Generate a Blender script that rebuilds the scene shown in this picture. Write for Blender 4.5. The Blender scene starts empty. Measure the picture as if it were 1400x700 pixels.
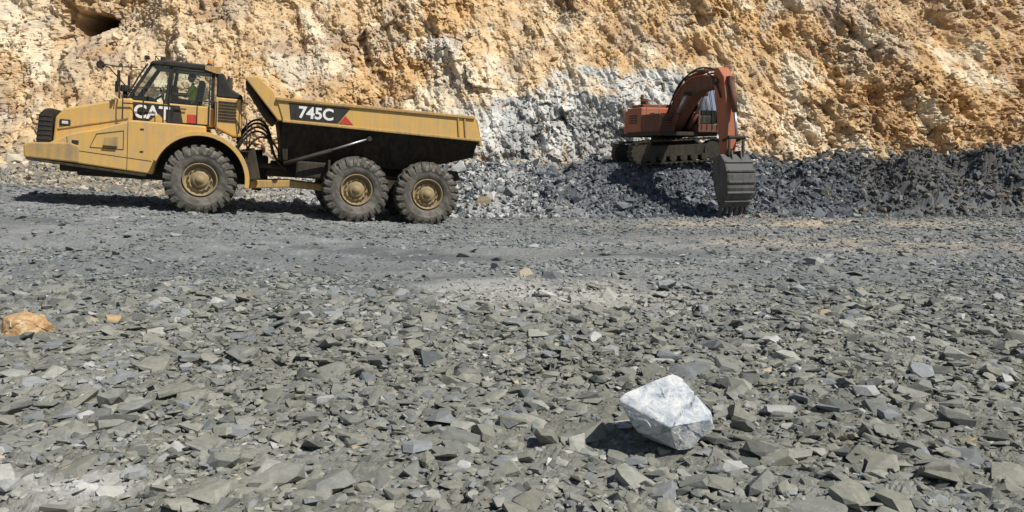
import bpy, bmesh, math, random
import numpy as np
from mathutils import Vector, Matrix, Euler
random.seed(7); rng=np.random.default_rng(11)
sc=bpy.context.scene
R=math.radians
# ------------------------------------------------ noise
def h2(ix,iy,s):
    a=(ix.astype(np.int64)*374761393+iy.astype(np.int64)*668265263+s*974711)&0xffffffff
    a=((a^(a>>13))*1274126177)&0xffffffff
    a=((a^(a>>16))*2246822519)&0xffffffff
    a=a^(a>>15)
    return (a&0xffffff)/float(0xffffff)
def vn(x,y,s=0):
    ix=np.floor(x);iy=np.floor(y);fx=x-ix;fy=y-iy
    fx=fx*fx*(3-2*fx);fy=fy*fy*(3-2*fy)
    a=h2(ix,iy,s);b=h2(ix+1,iy,s);c=h2(ix,iy+1,s);d=h2(ix+1,iy+1,s)
    return (a+(b-a)*fx)*(1-fy)+(c+(d-c)*fx)*fy
def fbm(x,y,o=4,s=0,g=.5):
    t=0;a=1;n=0
    for i in range(o):
        t=t+a*vn(x*2**i+i*17.3,y*2**i-i*9.1,s+i);n+=a;a*=g
    return t/n
def facet(x,y,s=0):
    ix=np.floor(x);iy=np.floor(y)
    best=np.full(x.shape,1e9);val=np.zeros(x.shape);rnd=np.zeros(x.shape)
    for dx in(-1,0,1):
        for dy in(-1,0,1):
            cx=ix+dx;cy=iy+dy
            px=cx+.5+.9*(h2(cx,cy,s)-.5);py=cy+.5+.9*(h2(cx,cy,s+1)-.5)
            d=(x-px)**2+(y-py)**2
            v=(h2(cx,cy,s+2)-.5)*2*(x-px)+(h2(cx,cy,s+3)-.5)*2*(y-py)+(h2(cx,cy,s+4)-.5)*.8
            m=d<best
            best=np.where(m,d,best);val=np.where(m,v,val);rnd=np.where(m,h2(cx,cy,s+5),rnd)
    return val,rnd
def ss(x,a,b):
    t=np.clip((x-a)/(b-a),0,1);return t*t*(3-2*t)
# ------------------------------------------------ materials
def base_mat(name,rough=.85,spec=.25,metal=0):
    m=bpy.data.materials.new(name);m.use_nodes=True
    b=m.node_tree.nodes['Principled BSDF'];b.inputs['Roughness'].default_value=rough
    b.inputs['Specular IOR Level'].default_value=spec;b.inputs['Metallic'].default_value=metal
    return m,m.node_tree,b
def attr_mat(name,scale=14,var=.35,bump=.5,dist=.02,rough=.92):
    m,nt,b=base_mat(name,rough,.15)
    N=nt.nodes;L=nt.links
    at=N.new('ShaderNodeAttribute');at.attribute_name='Col'
    tc=N.new('ShaderNodeTexCoord')
    n1=N.new('ShaderNodeTexNoise');n1.inputs['Scale'].default_value=scale;n1.inputs['Detail'].default_value=8;n1.inputs['Roughness'].default_value=.7
    L.new(tc.outputs['Object'],n1.inputs['Vector'])
    mr=N.new('ShaderNodeMapRange');mr.inputs[1].default_value=.25;mr.inputs[2].default_value=.75
    mr.inputs[3].default_value=1-var;mr.inputs[4].default_value=1+var
    L.new(n1.outputs['Fac'],mr.inputs[0])
    mx=N.new('ShaderNodeVectorMath');mx.operation='SCALE'
    L.new(at.outputs['Color'],mx.inputs[0]);L.new(mr.outputs[0],mx.inputs['Scale'])
    L.new(mx.outputs[0],b.inputs['Base Color'])
    bp=N.new('ShaderNodeBump');bp.inputs['Strength'].default_value=bump;bp.inputs['Distance'].default_value=dist
    n2=N.new('ShaderNodeTexNoise');n2.inputs['Scale'].default_value=scale*2.2;n2.inputs['Detail'].default_value=8;n2.inputs['Roughness'].default_value=.65
    L.new(tc.outputs['Object'],n2.inputs['Vector'])
    L.new(n2.outputs['Fac'],bp.inputs['Height']);L.new(bp.outputs[0],b.inputs['Normal'])
    return m
def paint(name,col,dust=(.33,.27,.19),amt=.45,rough=.5,spec=.4,metal=0,scale=2.2,emis=None):
    m,nt,b=base_mat(name,rough,spec,metal);N=nt.nodes;L=nt.links
    tc=N.new('ShaderNodeTexCoord')
    n=N.new('ShaderNodeTexNoise');n.inputs['Scale'].default_value=scale;n.inputs['Detail'].default_value=9;n.inputs['Roughness'].default_value=.72
    L.new(tc.outputs['Object'],n.inputs['Vector'])
    mp=N.new('ShaderNodeMapping');mp.inputs['Scale'].default_value=(5,5,.6)
    L.new(tc.outputs['Object'],mp.inputs['Vector'])
    n2=N.new('ShaderNodeTexNoise');n2.inputs['Scale'].default_value=2.0;n2.inputs['Detail'].default_value=6
    L.new(mp.outputs[0],n2.inputs['Vector'])
    ad=N.new('ShaderNodeMath');ad.operation='ADD';L.new(n.outputs['Fac'],ad.inputs[0]);L.new(n2.outputs['Fac'],ad.inputs[1])
    mr=N.new('ShaderNodeMapRange');mr.inputs[1].default_value=.8;mr.inputs[2].default_value=1.25;mr.inputs[3].default_value=0;mr.inputs[4].default_value=amt
    L.new(ad.outputs[0],mr.inputs[0])
    mx=N.new('ShaderNodeMix');mx.data_type='RGBA'
    mx.inputs['A'].default_value=(*col,1);mx.inputs['B'].default_value=(*dust,1)
    L.new(mr.outputs[0],mx.inputs['Factor']);L.new(mx.outputs['Result'],b.inputs['Base Color'])
    mr2=N.new('ShaderNodeMapRange');mr2.inputs[1].default_value=.8;mr2.inputs[2].default_value=1.25;mr2.inputs[3].default_value=rough;mr2.inputs[4].default_value=min(1,rough+.35)
    L.new(ad.outputs[0],mr2.inputs[0]);L.new(mr2.outputs[0],b.inputs['Roughness'])
    return m
M={}
M['yel']=paint('yellow_paint',(.64,.385,.095),(.42,.31,.18),.75,.45,scale=1.6)
M['yel2']=paint('yellow_paint_dirty',(.50,.31,.09),(.24,.19,.13),.8,.6)
M['blk']=paint('black_paint',(.015,.015,.015),(.09,.075,.055),.35,.5)
M['body']=paint('tub_painted_shade',(.016,.013,.010),(.08,.063,.043),.6,.7,.2)  # lower tub faces: their shade is put into this near-black base colour
M['under']=paint('greasy_chassis',(.02,.018,.015),(.12,.095,.06),.5,.7)
M['tyre']=paint('dusty_rubber',(.085,.08,.07),(.24,.22,.185),.85,.9,.15,scale=4)
M['tread']=paint('dusty_tread',(.06,.056,.05),(.2,.185,.155),.8,.9,.15,scale=4)
M['rim']=paint('dirty_rim',(.34,.25,.12),(.22,.175,.12),.85,.7)
M['chrome']=paint('steel_rod',(.5,.5,.5),(.2,.18,.15),.5,.35,.5,.8)
M['white']=paint('white_decal',(.8,.8,.78),(.5,.45,.38),.3,.5)
M['red']=paint('red_decal',(.5,.03,.02),(.3,.2,.15),.3,.5)
M['org']=paint('orange_red_paint',(.50,.115,.05),(.28,.18,.12),.9,.6)
M['org2']=paint('orange_red_shabby',(.19,.058,.035),(.10,.075,.055),.85,.65)
M['bucket']=paint('worn_bucket_steel',(.075,.075,.075),(.2,.2,.19),.7,.6,.4,.3)
M['seat']=paint('seat_cloth',(.25,.02,.02),(.1,.05,.05),.3,.9)
M['amber']=paint('amber_lens',(.8,.25,.02),(.5,.3,.1),.2,.2)
M['lens']=paint('headlamp_lens',(.6,.6,.58),(.4,.38,.33),.4,.15)
M['vest']=paint('hi_vis_vest',(.72,.85,.05),(.6,.75,.15),.2,.8)
M['skin']=paint('skin',(.42,.24,.16),(.35,.2,.14),.3,.6)
M['hair']=paint('dark_hair',(.03,.02,.015),(.05,.04,.03),.3,.8)
M['trouser']=paint('navy_trousers',(.02,.03,.06),(.05,.05,.06),.3,.9)
g,nt,b=base_mat('tinted_glass',.05,.5)
tr=nt.nodes.new('ShaderNodeBsdfTransparent');tr.inputs[0].default_value=(.95,.97,.96,1)
gl=nt.nodes.new('ShaderNodeBsdfGlossy');gl.inputs['Roughness'].default_value=.06
fr=nt.nodes.new('ShaderNodeFresnel');fr.inputs['IOR'].default_value=1.6
mxs=nt.nodes.new('ShaderNodeMixShader')
nt.links.new(fr.outputs[0],mxs.inputs[0]);nt.links.new(tr.outputs[0],mxs.inputs[1]);nt.links.new(gl.outputs[0],mxs.inputs[2])
nt.links.new(mxs.outputs[0],nt.nodes['Material Output'].inputs[0]);M['glass']=g
# ------------------------------------------------ mesh helpers
def link(o):sc.collection.objects.link(o);return o
def np_mesh(name,v,f,col,mat,smooth=False):
    me=bpy.data.meshes.new(name);k=f.shape[1]
    me.vertices.add(len(v));me.vertices.foreach_set('co',v.astype(np.float32).ravel())
    me.loops.add(f.size);me.loops.foreach_set('vertex_index',f.astype(np.int32).ravel())
    me.polygons.add(len(f));me.polygons.foreach_set('loop_start',np.arange(0,f.size,k,dtype=np.int32))
    me.update(calc_edges=True);me.validate()
    me.polygons.foreach_set('use_smooth',np.full(len(f),bool(smooth)))
    ca=me.color_attributes.new('Col','FLOAT_COLOR','POINT')
    c=np.ones((len(v),4),dtype=np.float32);c[:,:3]=col;ca.data.foreach_set('color',c.ravel())
    me.materials.append(mat);return link(bpy.data.objects.new(name,me))
def grid_faces(nr,nc):
    i=np.arange(nr*nc).reshape(nr,nc)
    return np.stack([i[:-1,:-1],i[:-1,1:],i[1:,1:],i[1:,:-1]],-1).reshape(-1,4)
def empty(name,loc,rot):
    e=bpy.data.objects.new(name,None);e.location=loc;e.rotation_euler=rot;e.empty_display_size=.5;return link(e)
def fin(bm,name,mat,par,bev=0,smooth=False,seg=2):
    bmesh.ops.recalc_face_normals(bm,faces=bm.faces)
    me=bpy.data.meshes.new(name);bm.to_mesh(me);bm.free()
    if smooth:
        for p in me.polygons:p.use_smooth=True
    me.materials.append(M[mat] if isinstance(mat,str) else mat)
    o=link(bpy.data.objects.new(name,me))
    if par:o.parent=par
    if bev:
        md=o.modifiers.new('b','BEVEL');md.width=bev;md.segments=seg;md.limit_method='ANGLE';md.angle_limit=R(35)
    return o
def box(name,c,s,mat,par,bev=.02,rot=(0,0,0)):
    bm=bmesh.new();bmesh.ops.create_cube(bm,size=1)
    for v in bm.verts:v.co=Vector((v.co.x*s[0],v.co.y*s[1],v.co.z*s[2]))
    o=fin(bm,name,mat,par,bev);o.location=c;o.rotation_euler=rot;return o
def prism(name,prof,y0,y1,mat,par,bev=.02):
    bm=bmesh.new()
    a=[bm.verts.new((x,y0,z)) for x,z in prof];b2=[bm.verts.new((x,y1,z)) for x,z in prof]
    bm.faces.new(a);bm.faces.new(b2[::-1]);n=len(prof)
    for i in range(n):bm.faces.new((a[i],a[(i+1)%n],b2[(i+1)%n],b2[i]))
    return fin(bm,name,mat,par,bev)
def tube(name,pts,r,mat,par,seg=8,closed=False,smoothcurve=False):
    cu=bpy.data.curves.new(name,'CURVE');cu.dimensions='3D';cu.bevel_depth=r;cu.bevel_resolution=max(1,seg//4);cu.use_fill_caps=True
    if smoothcurve:
        s=cu.splines.new('NURBS');s.points.add(len(pts)-1)
        for p,q in zip(s.points,pts):p.co=(*q,1)
        s.use_endpoint_u=True;s.order_u=3
    else:
        s=cu.splines.new('POLY');s.points.add(len(pts)-1)
        for p,q in zip(s.points,pts):p.co=(*q,1)
        s.use_cyclic_u=closed
    cu.materials.append(M[mat]);o=link(bpy.data.objects.new(name,cu));o.parent=par;return o
def cyl(name,a,b_,r,mat,par,seg=20,r2=None,bev=0.0):
    a=Vector(a);b_=Vector(b_);d=b_-a
    bm=bmesh.new();bmesh.ops.create_cone(bm,cap_ends=True,segments=seg,radius1=r,radius2=r if r2 is None else r2,depth=d.length)
    o=fin(bm,name,mat,par,bev)
    for p in o.data.polygons:p.use_smooth=len(p.vertices)==4
    o.location=(a+b_)/2;o.rotation_mode='QUATERNION';o.rotation_quaternion=d.to_track_quat('Z','Y');return o
def text(name,s,loc,size,mat,par,rot=(R(90),0,R(180)),off=.0,sx=1):
    cu=bpy.data.curves.new(name,'FONT');cu.body=s;cu.size=size;cu.extrude=.004;cu.offset=off
    cu.materials.append(M[mat]);o=link(bpy.data.objects.new(name,cu));o.parent=par;o.location=loc;o.rotation_euler=rot;o.scale=(sx,1,1);return o
# ------------------------------------------------ terrain height
EX,EY=5.9,31.2
def H(x,y,detail=True):
    w=ss(y,9,20)
    d=np.maximum(0,-2.4-x);sl=.077*d;sl=np.where(sl>1.2,1.2+(sl-1.2)*.3,sl)
    z=w*(-.22+sl)
    z=z+(fbm(x*.35+3,y*.35,3,5)-.5)*.16*(1-.5*ss(y,18,22))+(fbm(x*1.3,y*1.3,3,9)-.5)*.06
    # mound of blasted rock
    yb=27.5+ss(-x,.5,6)*2.0+(fbm(x*.45,x*0+2,4,21)-.5)*2.0
    wd=4.6+(fbm(x*.6,x*0+9,3,41)-.5)*1.6-ss(x,12,15)*1.6-ss(-x,0,6)*.8
    top=1.72+(fbm(x*.5,y*.35,4,31)-.5)*1.3+.22*ss(x,10,15)
    m=np.clip((y-yb)/wd,0,1);m=m*(1.25-.25*m)
    mask=ss(x,-9,-1)*.72+.28
    z=z+m*(top)*mask
    k=ss(m,.02,.3)*(1-ss(y,32.5,34))
    z=z+k*((fbm(x*.9,y*.7,5,51)-.5)*.85)*(0.6+1.1*ss(x,11,14))
    pd=1-ss(np.sqrt((x-EX)**2+((y-EY-.3)*1.2)**2),1.7,3.0)
    z=z*(1-pd)+1.58*pd
    if detail:
        sm=np.clip(ss(y,8.5,11)*(1-ss(y,21,25))*.45+.4*darkband(x,y),0,1)
        f1,_=facet(x*6.5,y*6.5,61);f2,_=facet(x*13+4,y*13,71)
        f3,_=facet(x*2.6,y*2.6,81)
        patch=ss(fbm(x*.7,y*.7,3,91),.35,.6)
        a=(1-sm)*(.45+.55*patch)
        z=z+a*(f1*.05+f2*.026)+f3*.03*a
        g1,_=facet(x*1.9+9,y*1.9,101);g2,_=facet(x*5+9,y*5,111)
        z=z+k*(g1*.12+g2*.10)*(1-pd*.8)
        for yt,ph in((13.6,0),(15.6,.8),(11.6,2.1)):
            c=yt+.9*np.sin(x*.09+ph)+x*.05
            z=z-.03*np.exp(-((y-c)/.28)**2)+.018*np.exp(-((y-c-.55)/.2)**2)
    return z
def darkband(x,y):
    n3=fbm(x*.16,y*.55,4,221);yw=y+(fbm(x*.3,y*.3,4,227)-.5)*9
    return np.clip(ss(n3,.48,.62)*ss(yw,8.5,11.5)*(1-ss(yw,16,20))*.8+.85*np.exp(-((x+3.5)/3.4)**2-((y-11.3)/1.6)**2),0,1)
def patches(x,y):
    n2=fbm(x*1.2+5,y*1.2,4,213);k=0;C=0
    for cx,cy,rx,ry,a,cc in((.8,10.5,1.6,1.1,1.0,(.48,.46,.41)),(-.9,11.4,1.3,.9,.7,(.36,.37,.36)),(8.5,19,5,1.6,.7,(.40,.34,.25)),(12.5,16,3.5,1.1,.7,(.42,.35,.26)),
        (-2.5,4.2,.5,.28,1.2,(.48,.48,.46)),(-12,20.5,5,1,.5,(.3,.3,.29)),(0,18.5,7,1.3,.5,(.3,.31,.31)),(9,24.5,6,1.3,.9,(.42,.35,.25)),(3,14.5,5,.7,.5,(.32,.33,.32)),(-3.2,6.2,1.0,.22,.6,(.38,.39,.38)),(-1.4,6.0,.4,.2,.6,(.38,.39,.38))):
        q=np.exp(-(((x-cx)/rx)**2+((y-cy)/ry)**2))*ss(n2,.28,.6)*a
        C=C+q[...,None]*np.array(cc);k=k+q
    return np.clip(k,0,1),C/np.maximum(k,1e-6)[...,None]
def gcol(x,y,z):
    n=fbm(x*.3,y*.3,4,201);n2=fbm(x*1.7,y*1.7,4,211)
    olive=np.array([.195,.195,.165]);blue=np.array([.178,.188,.193]);lt=np.array([.28,.285,.27]);dk=np.array([.095,.105,.11])
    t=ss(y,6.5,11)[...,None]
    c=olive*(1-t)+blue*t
    k=darkband(x,y)[...,None]*.75;c=c*(1-k)+dk*k
    k=(ss(n,.55,.72))[...,None]*.55;c=c*(1-k)+lt*k
    k=(ss(n2,.6,.75)*.35)[...,None];c=c*(1-k)+lt*k
    pk,pc=patches(x,y);pk=pk[...,None];c=c*(1-pk)+pc*pk
    m=ss(y,26.8,28.6)[...,None]
    n4=fbm(x*.9,y*.9,4,231)
    mc=np.array([.095,.105,.117])*(.7+.9*n4[...,None])
    wl=(ss(-x,-5.0,1)*.85*ss(n4,.3,.55))[...,None];mc=mc*(1-wl)+np.array([.36,.36,.35])*wl
    br=(ss(-x,6,13)*.8)[...,None];mc=mc*(1-br)+np.array([.28,.25,.20])*br
    br=(ss(x,10,13)*.6*ss(n2,.4,.6))[...,None];mc=mc*(1-br)+np.array([.10,.09,.078])*br
    c=c*(1-m)+mc*m
    return c*(.85+.3*n2[...,None])
MG=attr_mat('crushed_rock_ground',16,.4,.9,.03)
ys=np.concatenate([np.linspace(-60,1.5,24),np.linspace(1.6,3.2,24)])
yy=[3.25]
while yy[-1]<35.5:yy.append(yy[-1]+ .022+ .0021*yy[-1])
ys=np.concatenate([ys,yy]);nr=len(ys);nc=620
t=np.linspace(-1,1,nc);tt=t+1.2*np.sign(t)*np.abs(t)**15
X=tt[None,:]*(np.abs(ys)[:,None]*.72+3.5);Y=np.repeat(ys[:,None],nc,1)
Z=H(X,Y)
v=np.stack([X,Y,Z],-1).reshape(-1,3)
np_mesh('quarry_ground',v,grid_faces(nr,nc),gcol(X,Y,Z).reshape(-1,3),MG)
# ------------------------------------------------ cliff
nc=1050;nr=360
t=np.linspace(-1,1,nc);xs=t*27+np.sign(t)*np.abs(t)**9*32
zs=np.concatenate([np.linspace(0,12.5,320),np.linspace(12.7,26,nr-320)])
X=np.repeat(xs[None,:],nr,0);Zc=np.repeat(zs[:,None],nc,1)
CX,CZ=-20.7,8.4
def cliff_y(X,Z):
    yc=34.6+(fbm(X*.09,X*0,3,301)-.5)*3-ss(-X,6,16)*1.0
    yv=yc+Z*.80
    A=X*.94+Z*.34;B=-X*.34+Z*.94
    yv=yv-(fbm(A*.22,B*.11,5,311,.55)-.5)*3.2
    rg=1-np.abs(fbm(A*.7,B*.28,5,321,.58)*2-1)*1.6
    yv=yv-rg*.6
    am=.35+1.0*ss(fbm(X*.3,Z*.3,3,371),.42,.62)+.1*ss(X,9,16)+.5*np.exp(-((X-3.5)/5)**2-((Z-3)/2)**2)
    f1,_=facet(A*.55+2,B*.4,331);f2,_=facet(A*1.7,B*1.5,341);f3,_=facet(A*4,B*3.6,351);f4,_=facet(A*8.5,B*8,361)
    yv=yv-f1*.28*am-f2*.2*am-f3*.13*am-f4*.06*(.6+.5*am)
    yv=yv-(fbm(X*1.3,Z*1.3,4,381,.5)-.5)*.6
    return yv
def mixc(c,d,k):k=np.clip(k,0,1)[...,None];return c*(1-k)+d*k
def ccol(X,Zc,al,cave):
    n1=fbm(X*.16,Zc*.2,5,411,.55);n2=fbm(X*.7+Zc*.25,Zc*.5,5,421,.6);n3=fbm(X*.35,Zc*.9+X*.2,5,431,.6);n4=fbm(X*3,Zc*3,4,441,.6)
    _,fr1=facet(X*4*.94+Zc*1.36,(-X*.34+Zc*.94)*3.6,351)
    tan=np.array([.64,.475,.28]);ora=np.array([.59,.385,.185]);crm=np.array([.76,.66,.49]);brn=np.array([.38,.235,.13]);wht=np.array([.62,.62,.59]);gry=np.array([.33,.335,.33])
    c=np.zeros(X.shape+(3,))+tan
    c=mixc(c,ora,ss(n1+.05*ss(X,6,16),.46,.62)*.8)
    c=mixc(c,crm,ss(n2,.50,.66)*.85)
    c=mixc(c,brn,ss(n3,.56,.70)*.65)
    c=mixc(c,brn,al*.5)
    c=mixc(c,brn,ss(X,9,18)*ss(n2,.5,.35)*.6)
    c=mixc(c,crm,(fr1>.85)*.35);c=mixc(c,brn,(fr1<.08)*.3)
    g=np.exp(-((X-3.6)/6.0)**2)*(1-ss(Zc+(n3-.5)*6+(n2-.5)*3-.12*(X-3),3.6,6.8))
    g2=np.exp(-(((X+3.5)-(Zc-7)*1.2)/1.6)**2-((Zc-7.2)/1.3)**2)*.8
    c=mixc(c,wht,ss(g,.15,.6)*ss(n4+fr1*.3,.25,.55)*.95)
    c=mixc(c,gry,ss(g,.15,.6)*ss(n2,.52,.64)*.75)
    c=mixc(c,gry,ss(fbm(X*.5-Zc*.5,Zc*.35+X*.3,4,461),.58,.68)*.3)
    c=mixc(c,crm,ss(-X,8,20)*ss(n1,.42,.5)*.4)
    c=mixc(c,wht,ss(g2+(n2-.5)*1.2,.35,.8)*.6)
    c=mixc(c,np.array([.34,.31,.26]),(1-ss(Zc+(n2-.5)*2,1.4,2.4))*.7)
    c=mixc(c,np.array([.08,.05,.03]),cave*.9)  # cave interior: shade painted into the rock colour
    return c*(.78+.44*n4[...,None])
Yc=cliff_y(X,Zc)
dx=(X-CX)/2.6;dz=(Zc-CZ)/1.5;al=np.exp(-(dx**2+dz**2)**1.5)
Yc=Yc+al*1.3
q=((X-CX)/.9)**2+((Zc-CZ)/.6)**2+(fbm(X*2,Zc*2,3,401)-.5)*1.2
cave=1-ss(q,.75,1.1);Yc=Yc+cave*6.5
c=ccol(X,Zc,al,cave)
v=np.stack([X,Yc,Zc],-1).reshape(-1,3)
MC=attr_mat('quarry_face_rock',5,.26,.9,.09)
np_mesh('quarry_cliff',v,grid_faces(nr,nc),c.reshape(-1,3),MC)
# ------------------------------------------------ stones
def hull(seed,n=11,cube=.7):
    r=random.Random(seed);bm=bmesh.new()
    for i in range(n):
        p=Vector([r.uniform(-1,1) for _ in range(3)])
        q=p.normalized();p=q*(1-cube)+cube*p/max(abs(p.x),abs(p.y),abs(p.z))*.9
        bm.verts.new(p*.5)
    res=bmesh.ops.convex_hull(bm,input=bm.verts)
    bmesh.ops.delete(bm,geom=[v for v in bm.verts if not v.link_faces],context='VERTS')
    bmesh.ops.triangulate(bm,faces=bm.faces);bmesh.ops.recalc_face_normals(bm,faces=bm.faces)
    bm.verts.index_update()
    V=np.array([v.co[:] for v in bm.verts]);F=np.array([[v.index for v in f.verts] for f in bm.faces]);bm.free();return V,F
hulls=[hull(i,random.choice((11,13,15,18))) for i in range(30)]
def stones(name,x,y,size,flat,tilt,col,mat,sink=.25,zf=None):
    n=len(x);z=(H(x,y) if zf is None else zf)
    kind=rng.integers(0,len(hulls),n);VV=[];FF=[];CC=[];off=0
    for k,(V,F) in enumerate(hulls):
        I=np.where(kind==k)[0]
        if len(I)==0:continue
        s=np.stack([size[I],size[I]*rng.uniform(.55,1,len(I)),size[I]*flat[I]],-1)
        P=V[None]*s[:,None,:]
        a=rng.uniform(0,6.283,len(I));b1=rng.normal(0,1,len(I))*tilt;b2=rng.normal(0,1,len(I))*tilt
        def rot(P,i,j,an):
            ca=np.cos(an)[:,None];sa=np.sin(an)[:,None];Q=P.copy();Q[...,i]=P[...,i]*ca-P[...,j]*sa;Q[...,j]=P[...,i]*sa+P[...,j]*ca;return Q
        P=rot(P,1,2,b1);P=rot(P,0,2,b2);P=rot(P,0,1,a)
        P=P+np.stack([x[I],y[I],z[I]+s[:,2]*(.5-sink)],-1)[:,None,:]
        VV.append(P.reshape(-1,3));m=len(V)
        FF.append((F[None]+(np.arange(len(I))*m)[:,None,None]+off).reshape(-1,3));off+=m*len(I)
        CC.append(np.repeat(col[I],m,0))
    return np_mesh(name,np.concatenate(VV),np.concatenate(FF),np.concatenate(CC),mat)
MS=attr_mat('broken_stone',22,.28,.4,.012,.85)
def scol(n,pal,w,var=.22):
    pal=np.array(pal);k=rng.choice(len(pal),n,p=np.array(w)/sum(w));return pal[k]*rng.uniform(1-var,1+var,(n,1))
pal=[(.205,.205,.172),(.17,.175,.16),(.25,.25,.22),(.185,.197,.20),(.34,.34,.33),(.34,.28,.19),(.115,.12,.11)]
def fan(n,y0,y1,p=1.0,ext=.74):
    y=np.sqrt(rng.uniform(0,1,n)**p*(y1**2-y0**2)+y0**2);x=rng.uniform(-1,1,n)*(y*ext+1.2);return x,y
def den(x,y):return fbm(x*.7,y*.7,3,91)
sets=[]
x,y=fan(130000,3.0,15);k=rng.uniform(0,1,len(x))<(.45+.55*ss(den(x,y),.32,.55))*(1-ss(y+(fbm(x*.35,y*.35,4,229)-.5)*9,8.0,14));x,y=x[k],y[k]
s=np.clip(rng.lognormal(-2.88,.47,len(x)),.022,.22);sets.append((x,y,s))
x,y=fan(42000,8.5,27.8);k=rng.uniform(0,1,len(x))<np.clip(.25+.7*ss(den(x*.6,y*.8),.42,.6)+.35*ss(x,2,8)+.25*ss(y,20,24),0,1)*(1-.75*darkband(x,y));x,y=x[k],y[k]
s=np.clip(rng.lognormal(-2.55,.47,len(x)),.04,.34);sets.append((x,y,s))
x,y=fan(1500,3.4,11);s=rng.uniform(.15,.29,len(x));sets.append((x,y,s))
x=np.concatenate([a[0] for a in sets]);y=np.concatenate([a[1] for a in sets]);s=np.concatenate([a[2] for a in sets])
pk,pc=patches(x,y)
kk=~(((x-.95)**2+(y-5.0)**2<.09)&(s>.1))&~(rng.uniform(0,1,len(x))<pk*.55);x,y,s,pk,pc=x[kk],y[kk],s[kk],pk[kk],pc[kk]
n=len(x);col=scol(n,pal,[.36,.25,.16,.12,.03,.005,.08])
col=col*1.07*(.80+.42*fbm(x*.8,y*.8,3,777))[:,None]
pk=(pk*.75)[:,None];col=col*(1-pk)+pc*pk*rng.uniform(.8,1.1,(n,1))
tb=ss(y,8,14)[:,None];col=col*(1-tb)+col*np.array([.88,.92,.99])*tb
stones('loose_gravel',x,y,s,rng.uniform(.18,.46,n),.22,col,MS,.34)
sp=[(1.75,6.25,.36,.28,(.27,.275,.23)),(-1.33,4.35,.36,.4,(.27,.27,.24)),(-.75,6.9,.3,.55,(.11,.12,.12)),(-.42,6.65,.28,.55,(.12,.125,.12)),(1.6,4.0,.34,.3,(.24,.24,.22)),
 (2.1,10.7,.3,.6,(.3,.31,.32)),(2.0,10.5,.2,.6,(.06,.065,.07)),(-4.4,8.65,.3,.4,(.45,.33,.18)),(-4.7,8.8,.2,.4,(.33,.29,.2)),(2.45,4.4,.26,.5,(.2,.2,.18)),(-5.0,9.0,.17,.5,(.3,.29,.24)),
 (0.0,4.25,.2,.5,(.12,.12,.12)),(3.3,4.5,.3,.5,(.2,.2,.18)),(.6,12.2,.35,.5,(.14,.15,.16)),(-1.3,8.7,.2,.5,(.33,.3,.22)),(1.6,8.9,.18,.5,(.33,.35,.35)),
 (-.02,7.3,.26,.3,(.34,.30,.2)),(3.9,10.9,.3,.5,(.28,.29,.28)),(1.45,7.6,.32,.3,(.26,.26,.23)),(-2.6,5.4,.3,.3,(.25,.26,.24)),(3.1,6.1,.3,.35,(.24,.24,.21)),(-.2,13.5,.35,.5,(.24,.25,.25)),(5.5,14.5,.4,.5,(.3,.3,.28))]
a=np.array([q[:4] for q in sp]);stones('rock_slabs',a[:,0],a[:,1],a[:,2],a[:,3],.12,np.array([q[4] for q in sp]),MS,.3)
n=46000;x=rng.uniform(-20,27,n);y=rng.uniform(26.8,34.6,n);k=(np.sqrt((x-EX)**2+(y-EY)**2)>1.7)&~((y<28)&(rng.uniform(0,1,n)<.5));x,y=x[k],y[k];n=len(x)
s=np.clip(rng.lognormal(-2.25,.52,n),.06,.65)
s=np.where(np.sqrt((x-EX)**2+(y-EY)**2)<2.6,s*.6,s)
cg=scol(n,[(.10,.112,.127),(.16,.175,.187),(.28,.29,.29),(.06,.065,.07),(.24,.2,.14)],[.42,.25,.08,.22,.03])
cl=scol(n,[(.42,.43,.42),(.28,.295,.30),(.54,.52,.49),(.15,.16,.17)],[.35,.3,.2,.15])
cb=scol(n,[(.30,.26,.19),(.22,.21,.18),(.45,.38,.28),(.17,.17,.16)],[.3,.3,.2,.2])
w=ss(-x,-4.5,1)[:,None]*(rng.uniform(0,1,(n,1))<.75);cg=cg*(1-w)+cl*w
w=ss(-x,6,12)[:,None];cg=cg*(1-w)+cb*w
w=(ss(x,11.5,14)*.65)[:,None];cg=cg*(1-w)+scol(n,[(.11,.10,.085),(.08,.08,.075),(.2,.17,.13)],[.5,.3,.2])*w
stones('rubble_mound_rocks',x,y,s,rng.uniform(.4,.85,n),.6,cg,MS,.38)
n=1800;x=rng.uniform(-24,26,n);y=rng.uniform(32.5,36,n);s=np.clip(rng.lognormal(-1.7,.5,n),.1,.8)
stones('cliff_toe_scree',x,y,s,rng.uniform(.5,.9,n),.6,scol(n,[(.52,.40,.24),(.62,.55,.42),(.34,.33,.30),(.40,.28,.16)],[.4,.25,.2,.15]),MS,.35,zf=H(x,np.minimum(y,34.9)))
n=15000;x=rng.uniform(-24,25,n);z=rng.uniform(1.5,12,n);k=rng.uniform(0,1,n)<(.15+.85*ss(fbm(x*.4,z*.4,4,901),.45,.6));x,z=x[k],z[k]
k=((x-CX)/1.6)**2+((z-CZ)/1.3)**2>1;x,z=x[k],z[k];n=len(x)
cc=ccol(x,z,0*x,0*x)*rng.uniform(.75,1.1,(n,1))
stones('cliff_face_debris',x,cliff_y(x,z),np.clip(rng.lognormal(-2.0,.5,n),.06,.5),rng.uniform(.5,.9,n),.7,cc,MC,.5,zf=z)
n=2200;x=EX+rng.uniform(-3.2,3.2,n);y=EY-rng.uniform(.9,3.6,n);cq=scol(n,[(.10,.112,.127),(.17,.185,.197),(.3,.3,.3),(.07,.075,.08)],[.4,.3,.12,.18])
stones('track_side_rubble',x,y,np.clip(rng.lognormal(-2.3,.45,n),.05,.4),rng.uniform(.4,.8,n),.5,cq,MS,.35)
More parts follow.
